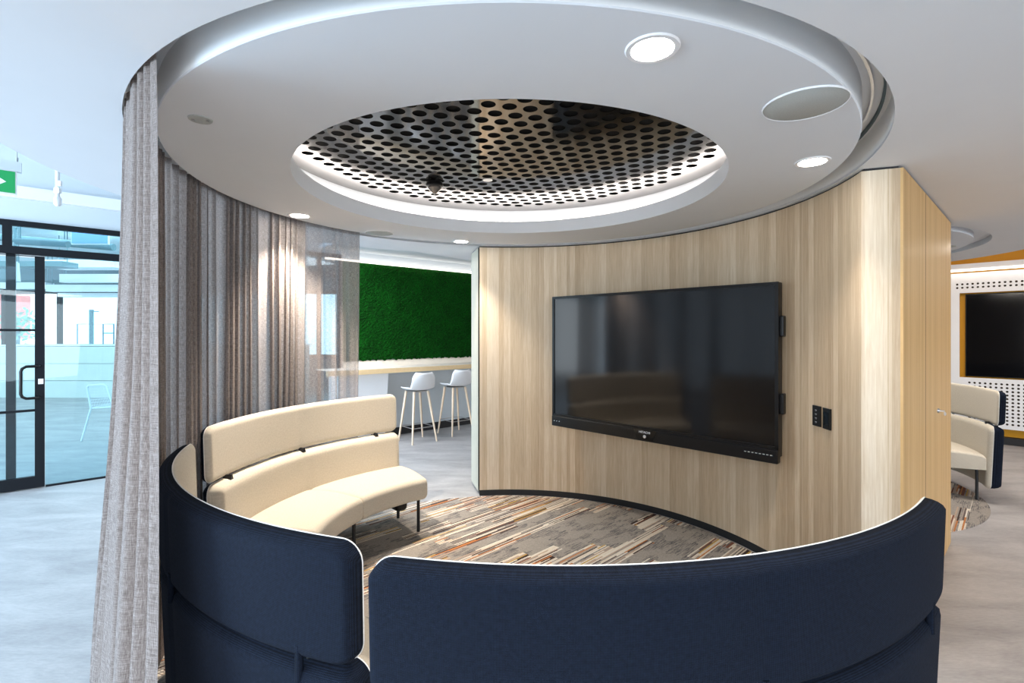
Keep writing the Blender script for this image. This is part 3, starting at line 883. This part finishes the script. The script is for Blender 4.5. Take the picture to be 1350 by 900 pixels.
# ------------------------------------------------------------------ exit sign & bits in the left high zone
es = empty('exit_sign', (0, 0, 0), 0, 'green and white exit arrow sign hanging at the left edge', 'sign')
Yq = 3.75; ex = Vector((ray(22)*Yq, Yq, 0)); zt, zb = EYE+(HZ-226)/F*Yq, EYE+(HZ-257)/F*Yq
es.location = (ex.x, ex.y, zb); es.rotation_euler = (0, 0, math.atan2(U.y, U.x)); hS = zt-zb; wS = .42
b = MB(); b.box((-wS/2, .012, hS/2), (wS, .02, hS), bev=.002); b.build('panel', M['whiteplastic'], es)
b = MB(); b.box((-wS/2, 0, hS/2+.002), (wS-.016, .006, hS-.016)); b.build('green_face', M['green'], es)
b = MB(); hx = -.055
b.add([(hx, -.004, hS/2), (hx-.09, -.004, hS/2+.066), (hx-.09, -.004, hS/2+.028), (hx-.16, -.004, hS/2+.028), (hx-.16, -.004, hS/2-.028), (hx-.09, -.004, hS/2-.028), (hx-.09, -.004, hS/2-.066)], [tuple(range(7))])
b.build('arrow', M['whiteplastic'], es)
b = MB(); cx = -.30     # running figure pictogram
b.lathe([(.013, 0), (.013, .001)], seg=16); b.v = [Vector((cx+.012+v.x, -.004, hS/2+.05+v.y)) for v in b.v]
for p, q, r in (((0, .032), (-.008, -.005), .011), ((-.008, -.005), (.022, -.022), .008), ((.022, -.022), (.016, -.055), .007), ((-.008, -.005), (-.028, -.03), .008), ((-.028, -.03), (-.055, -.036), .006), ((.0, .03), (.035, .012), .006), ((0, .03), (-.032, .018), .006)):
    b.tube([(cx+p[0], -.003, hS/2+p[1]), (cx+q[0], -.003, hS/2+q[1])], r, 8)
b.build('running_figure', M['whiteplastic'], es)
b = MB(); b.box((-wS/2, .02, hS+.035), (wS+.05, .05, .075)); b.build('housing', M['wallgrey'], es)
for xx in (.0, -wS):
    b = MB(); b.tube([(xx, .02, hS+.07), (xx, .02, hS+.11), (xx, .02, hS+.111), (xx, .02, 3.6-zb)], [.008, .008, .003, .003], 8); b.build('hanging_rod', M['metal'], es)
# pendant fitting near px 76
Yp = 4.4; t = empty('sprinkler_drop', (ray(76)*Yp, Yp, EYE+(HZ-272)/F*Yp), 0, 'white pipe drop with small sensor hanging above the glass partition', 'sensor')
b = MB(); b.tube([(0, 0, .08), (0, 0, 1.2)], .016, 12); b.build('pipe', M['white'], t)
b = MB(); b.lathe([(.012, 0), (.028, .02), (.028, .07), (.014, .09)]); b.box((.0, 0, .14), (.05, .03, .05), bev=.006); b.box((.02, 0, .2), (.03, .02, .05), bev=.006); b.build('sensor_head', M['whiteplastic'], t)
# high ceiling
b = MB(); b.box((0, 5, 3.65), (30, 26, .1)); struct(b.build('ceiling', M['wallgrey']))

# ------------------------------------------------------------------ room beyond the glass
# long pale service counter
YD = 12.4
def pxbox(b, x0, x1, y0, y1, Y, d=.1):
    X0, X1 = ray(x0)*Y, ray(x1)*Y; z1_, z0_ = EYE+(HZ-y0)/F*Y, EYE+(HZ-y1)/F*Y
    b.box(((X0+X1)/2, Y+d/2, (z0_+z1_)/2), (X1-X0, d, z1_-z0_))
dk = empty('service_counter', (ray(105)*YD, YD, 0), 0, 'long pale panelled counter in the room beyond the glass', 'counter')
def dkp(name, f, mat):
    b = MB(); f(b); b.v = [v-Vector(dk.location) for v in b.v]; return b.build(name, mat, dk)
zd = EYE+(HZ-456)/F*YD
for i in range(3):
    za, zb_ = zd*i/3, zd*(i+1)/3-.012
    dkp('front_panel', lambda b: b.box((ray(10)*YD+3.4, YD+.04, (za+zb_)/2), (7.6, .08, zb_-za)), M['desk'])
dkp('top', lambda b: b.box((ray(10)*YD+3.4, YD+.45, zd+.015), (7.6, .9, .03)), M['white'])
dkp('carcass', lambda b: b.box((ray(10)*YD+3.4, YD+.45, zd/2), (7.5, .74, zd-.02)), M['desk'])
# window wall at far side
YW = 15.0
b = MB(); b.box((-9, YW+.1, 3.25), (26, .2, .9)); b.box((-9, YW+.1, .45), (26, .2, .9)); struct(b.build('wall_back', M['slate']))
b = MB()
for px in (-160, -60, 6, 79, 170, 300, 420): b.box((ray(px)*YW, YW, 1.8), (.09, .12, 2.3))
b.box((-9, YW, .93), (26, .12, .06)); b.box((-9, YW, 2.82), (26, .12, .1)); struct(b.build('trim_9', M['frame']))
b = MB(); b.box((-9, YW+.02, 1.9), (26, .01, 1.9)); struct(b.build('window_3', mat_glass('facade_glass', (.95, .98, 1, 1), .03)))
for (y0, y1, YY, x0, x1, lab) in ((361, 372, 12.6, 78, 175, 'upper'), (375, 384, 12.8, 60, 175, 'middle'), (386, 391, 13.2, 76, 175, 'lower')):
    b = MB(); pxbox(b, x0, x1, y0, y1, YY, .25); tag(b.build('bulkhead_beam', M['white']), '%s of the white horizontal beams beyond the glass partition' % lab, 'beam', 'white beams in the far room')
b = MB(); pxbox(b, 0, 60, 372, 380, 12.8, .25); tag(b.build('bulkhead_beam', M['white']), 'white horizontal beam seen through the glass door', 'beam', 'white beams in the far room')
b = MB(); pxbox(b, 59, 150, 342, 352, 10.0, .5); tag(b.build('duct', M['white']), 'white boxed duct under the ceiling beyond the glass', 'duct')
b = MB(); pxbox(b, -20, 82, 344, 351, 9.4, .35); tag(b.build('duct', M['teal']), 'pale duct crossing behind the glass door top', 'duct')
# ducts, tubes seen through the transom
for k, (xa, ya, xb, yb, Y1, r_) in enumerate(((22, 318, 90, 322, 7.7, .05), (-10, 312, 150, 326, 8.6, .06), (20, 300, 21, 345, 8.2, .025))):
    b = MB(); b.tube([(ray(xa)*Y1, Y1, EYE+(HZ-ya)/F*Y1), (ray(xb)*Y1, Y1, EYE+(HZ-yb)/F*Y1)], r_, 12)
    tag(b.build('pipe', M['teal']), ['short pale pipe under the ceiling behind the transom', 'long pale pipe running behind the transom', 'vertical pipe behind the transom at left'][k], 'pipe')
b = MB(); b.tube([(ray(22)*8, 8, EYE+(HZ-345)/F*8), (ray(24)*8, 8, EYE+(HZ-371)/F*8)], .03, 10); tag(b.build('pipe', M['white']), 'white tube slanting down behind the glass door', 'pipe')
hp = empty('hanging_panel', (ray(118)*8.4, 8.4, EYE+(HZ-322)/F*8.4), 0, 'pale blue white-edged panel hanging behind the transom glass', 'panel')
hh = 19/F*8.4; ww = 49/F*8.4
b = MB(); b.box((0, .02, hh/2), (ww, .03, hh)); b.build('frame', M['white'], hp)
b = MB(); b.box((0, 0, hh/2), (ww-.03, .012, hh-.03)); b.build('face', M['bluepanel'], hp)
for i, (xa, xb) in enumerate(((95, 101), (103, 111), (116, 127))):
    b = MB(); pxbox(b, xa, xb, 321.5, 324, 9.2, .1); tag(b.build('ceiling_vent', M['slate']), 'dark slot vent below the pale blue hanging panel', 'vent', 'slot vents beyond the transom')
def hanger(par, x, y, z):
    b = MB(); b.tube([(x, y, z), (x, y, 3.6)], .008, 8); b.build('hanger_rod', M['teal'], par)
for o_ in [o for o in COL.objects if o.name.split('.')[0] in ('duct', 'pipe', 'bulkhead_beam') and o.parent is None]:
    vs_ = [v.co for v in o_.data.vertices]; xs = [v.x for v in vs_]; ym = sum(v.y for v in vs_)/len(vs_); zm = max(v.z for v in vs_)
    hanger(o_, min(xs)+.06, ym, zm-.02)
    if max(xs)-min(xs) > .3: hanger(o_, max(xs)-.06, ym, zm-.02)
hanger(hp, 0, .02, hh-.01) if False else None
# wire chair
wc = empty('wire_chair', (ray(130)*7.45, 7.45, 0), 0, 'white wire chair standing beyond the glass partition', 'chair')
k = 7.45/F
def cp(px, py, dy=0): return Vector(((px-130)*k, dy, EYE+(HZ-py)*k))
b = MB(); b.tube([cp(120, 538), cp(115, 510), cp(117, 508), cp(137, 506.5), cp(141, 509), cp(149, 535)], .015, 8)
b.build('back_frame', M['white'], wc)
b = MB()
for i in range(1, 12):
    a = i/12; b.tube([cp(116+21*a, 509-2*a), cp(121+27*a, 538-2.5*a)], .0022, 5)
for j in range(1, 8):
    a = j/8; b.tube([cp(115+5*a, 509+29*a), cp(140+8*a, 508+27*a)], .0022, 5)
b.build('back_mesh', M['white'], wc)
b = MB(); b.tube([cp(120, 538), cp(150, 536), cp(156, 533, .42), cp(128, 535, .42)], .010, 8, closed=True)
for i in range(1, 10):
    a = i/10; b.tube([cp(120, 538).lerp(cp(150, 536), a), cp(128, 535, .42).lerp(cp(156, 533, .42), a)], .0025, 5)
b.build('seat', M['white'], wc)
for (xa, ya, xb, dy) in ((120, 538, 109, -.02), (150, 536, 160, -.02), (128, 535, 122, .46), (156, 533, 165, .46)):
    top = cp(xa, ya, max(0, dy-.04) if dy > 0 else 0); bt = cp(xb, 579, dy); bt.z = 0
    b = MB(); b.tube([top, bt], .014, 8); b.build('leg', M['white'], wc)

# outside, beyond the far windows
b = MB(); b.box((-10, 30, -.4), (60, 28, .1)); struct(b.build('floor', simple('pavement', srgb(225, 228, 230), .9, nscale=1, namt=.03)))
b = MB(); b.box((-40, 42, 4), (40, 2, 9)); struct(b.build('wall_back', simple('render_wall', srgb(244, 246, 248), .9, nscale=1, namt=.01)))
lp = empty('street_lamp', (ray(120.5)*22, 22, -.35), 0, 'grey street lamp post outside the far windows', 'lamp post')
b = MB(); z_ = EYE+(HZ-408)/F*22+.35; b.box((0, 0, z_/2), (.12, .12, z_)); b.build('post', M['slate'], lp)
b = MB(); b.box((.18, 0, z_-.08), (.26, .08, .04)); b.build('lamp_head', M['slate'], lp)
b = MB(); x0, x1 = ray(102)*21, ray(150)*21; zz = EYE+(HZ-427)/F*21
b.tube([(x0, 21, -.3), (x0, 21, zz), (x1, 21, zz), (x1, 21, -.3)], .03, 8)
b.tube([(ray(136)*21, 21, -.3), (ray(136)*21, 21, zz)], .025, 8); b.tube([(ray(136)*21, 21, EYE), (x1, 21, EYE)], .025, 8)
tag(b.build('railing', M['slate']), 'grey metal rail frame outside the far windows', 'railing')
rr_ = random.Random(2)
b = MB(); cx_, cy_ = ray(24)*24, 24
for i in range(260):
    p = Vector((cx_+rr_.gauss(0, .5), cy_+rr_.gauss(0, .4), 2.0+rr_.gauss(0, .45))); s_ = .10
    d = Vector((rr_.uniform(-1, 1), rr_.uniform(-1, 1), rr_.uniform(-1, 1)))*s_; e = Vector((rr_.uniform(-1, 1), rr_.uniform(-1, 1), rr_.uniform(-1, 1)))*s_
    b.add([p-d, p+e, p+d, p-e], [(0, 1, 2, 3)])
tr = empty('tree', (cx_, cy_, -.35), 0, 'pale green tree outside seen through the glass door', 'tree')
b.v = [v-Vector(tr.location) for v in b.v]; b.build('foliage', M['foliage'], tr)
b = MB(); b.tube([(0, 0, 0), (0, 0, 2.2)], .07, 8); b.build('trunk', M['slate'], tr)
b = MB(); b.box((ray(14)*26, 26, 2.6), (1.6, .5, 2.6)); b.box((ray(14)*26-.6, 26, .5), (.08, .08, 1.8)); tag(b.build('banner', M['redbrick']), 'pale red banner outside behind the glass door', 'banner')

# ------------------------------------------------------------------ right side room
V = Vector((-U.y, U.x, 0)).normalized(); NR2 = Vector((-U.x, -U.y, 0))   # wall runs along V, faces the camera side
PW = Vector((7.06, 7.23, 0))
def RW(s, off=0, z=0): return PW-V*s+NR2*off+Vector((0, 0, z))       # s grows to the right of the picture
def spx(px, off=0):
    k = ray(px); b_ = PW+NR2*off; d = -V
    return (k*b_.y-b_.x)/(d.x-k*d.y)
def zr(px, py, off=0): return EYE+(HZ-py)/F*RW(spx(px, off), off).y
MRW = Matrix(((-V.x, -NR2.x, 0, PW.x), (-V.y, -NR2.y, 0, PW.y), (0, 0, 1, 0), (0, 0, 0, 1)))
def rbox(b, s0, s1, o0, o1, z0, z1): b.box(((s0+s1)/2, -(o0+o1)/2, (z0+z1)/2), (abs(s1-s0), abs(o1-o0), z1-z0), MRW)
b = MB(); rbox(b, -3, 9, -.10, -.22, 0, 3.6); struct(b.build('wall_right', M['mustard']))
ztop = zr(1300, 346.5, .0); zled = zr(1300, 355.5, 0)
b = MB(); rbox(b, -3, 9, .10, -.10, zled+.02, ztop); struct(b.build('trim_10', M['white']))
b = MB(); rbox(b, -3, 9, .105, .08, zled-.012, zled+.02); tag(b.build('light_strip', M['led2']), 'straight light strip along the top of the white perforated wall', 'light strip')
b = MB(); rbox(b, -3, 9, .02, -.10, 0, zr(1330, 577)); struct(b.build('baseboard_right', M['black']))
b = MB(); rbox(b, -3, 9, 2.6, -.1, 2.92, 2.96); struct(b.build('ceiling', M['mustard']))
# perforated white panel: local x = s, local y = z
zp0, zp1 = zr(1330, 566), zled-.03
sO0, zO0, zO1 = spx(1265), zr(1330, 500), zr(1330, 383.5)
loops = [[(-2.2, zp0), (6, zp0), (6, zp1), (-2.2, zp1)], [(sO0, zO0), (4.2, zO0), (4.2, zO1), (sO0, zO1)]]
hx = []
hr_ = .0155
s_start = spx(1262)
nrow = 0
for row in range(2):
    zz = zr(1300, 373)+.0-.052*row
    s_ = s_start
    while s_ < 3.2: loops.append(circ((s_, zz), hr_, 8)); s_ += .0575
s_b = spx(1278); zz = zO0-.075
while zz > zp0+.05:
    s_ = s_b
    while s_ < 2.2: loops.append(circ((s_, zz), hr_, 8)); s_ += .0575
    zz -= .052
pp = flat2d('perforated_board', loops, .016, M['white'])
# orient: local x -> -V, local y -> Z
pp.matrix_world = Matrix(((-V.x, 0, -NR2.x, PW.x), (-V.y, 0, -NR2.y, PW.y), (0, 1, 0, 0), (0, 0, 0, 1)))
tag(pp, 'white perforated wall board framing the recessed screen at far right', 'wall panel')
b = MB(); rbox(b, -2.2, 6, -.03, -.032, zp0, zp1); 
# dark felt behind the perforations, left open round the screen recess
b = MB(); rbox(b, -2.2, sO0-.01, -.03, -.034, zp0, zp1); rbox(b, sO0, 6, -.03, -.034, zp0, zO0-.01); rbox(b, sO0, 6, -.03, -.034, zO1+.01, zp1)
o = b.build('felt_backing', simple('brown_felt', (.05, .035, .02, 1), .9, nscale=50)); tag(o, 'dark backing behind the white perforated board', 'wall backing')
t2 = empty('recessed_screen', RW(spx(1272)+1.0, -.055, (zO0+zO1)/2), math.atan2(-V.y, -V.x), 'black flat screen recessed in the white perforated wall at far right', 'screen')
w2 = 2.0; h2 = zO1-zO0-.03
b = MB(); b.box((0, .02, 0), (w2, .04, h2), bev=.004); b.build('casing', M['blackplastic'], t2)
b = MB(); b.box((0, -.003, 0), (w2-.03, .004, h2-.03)); b.build('glass_panel', M['screen'], t2)

# ------------------------------------------------------------------ lights
def area(name, loc, target, sx, sy, power, color):
    ld = bpy.data.lights.new(name, 'AREA'); ld.shape = 'RECTANGLE'; ld.size = sx; ld.size_y = sy; ld.energy = power; ld.color = color
    o = bpy.data.objects.new(name, ld); COL.objects.link(o); o.location = loc
    d = Vector(target)-Vector(loc); o.rotation_euler = d.to_track_quat('-Z', 'Y').to_euler(); return o
area('daylight_left', (-7.5, .5, 1.5), (0, 2.2, 1.6), 5, 2.6, 520, (.56, .79, 1))
area('daylight_behind', (-1.5, -4.6, 1.7), (0, 3, 1.5), 7, 2.6, 45, (.86, .93, 1))
area('near_floor_fill', (-.6, -1.0, 2.44), (-.6, -1.0, 0), 2.6, 1.4, 48, (.92, .96, 1))  # added out of view to brighten the near floor and the ceiling slot
area('warm_right', (5.2, 2.2, 2.44), (4.6, 2.6, 0), 1.6, 1.2, 38, (1, .80, .68))
area('far_room_fill', (-7, 10, 3.4), (-7, 10, 0), 6, 5, 230, (.80, .93, 1))  # added fill that brightens the view through the glass
area('bar_fill', (-2.3, 6.2, 2.70), (-2.3, 6.3, 0), 1.2, 1.2, 55, (.92, .95, 1))  # added fill over counter and stools, no fitting here
area('booth_fill', (4.3, 4.9, 2.44), (4.3, 4.9, 0), .6, .6, 22, (1, .92, .82))  # added to lift the dim far-right sofa, no fitting here
area('right_room_fill', (5.6, 5.9, 2.85), (5.8, 6.1, 0), 1.2, 1.2, 22, (1, .90, .78))  # added fill for the right side room, no fitting here

wd = bpy.data.worlds.new('World'); SC.world = wd; wd.use_nodes = True
bg = wd.node_tree.nodes['Background']; bg.inputs[0].default_value = (.82, .92, 1, 1); bg.inputs[1].default_value = 2.6

# ------------------------------------------------------------------ camera
cd = bpy.data.cameras.new('Camera'); cd.sensor_width = 36; cd.lens = 36*F/1350; cd.clip_start = .02; cd.clip_end = 200
cd.shift_y = -(450-HZ)/1350
cam = bpy.data.objects.new('Camera', cd); COL.objects.link(cam); cam.location = (0, 0, EYE); cam.rotation_euler = (PI/2, 0, 0)
SC.camera = cam
SC.view_settings.view_transform = 'Standard'; SC.view_settings.look = 'None'; SC.view_settings.exposure = .72
SC.cycles.max_bounces = 8; SC.cycles.diffuse_bounces = 4; SC.cycles.transparent_max_bounces = 16
SC.cycles.sample_clamp_indirect = 8; SC.cycles.caustics_reflective = False; SC.cycles.caustics_refractive = False
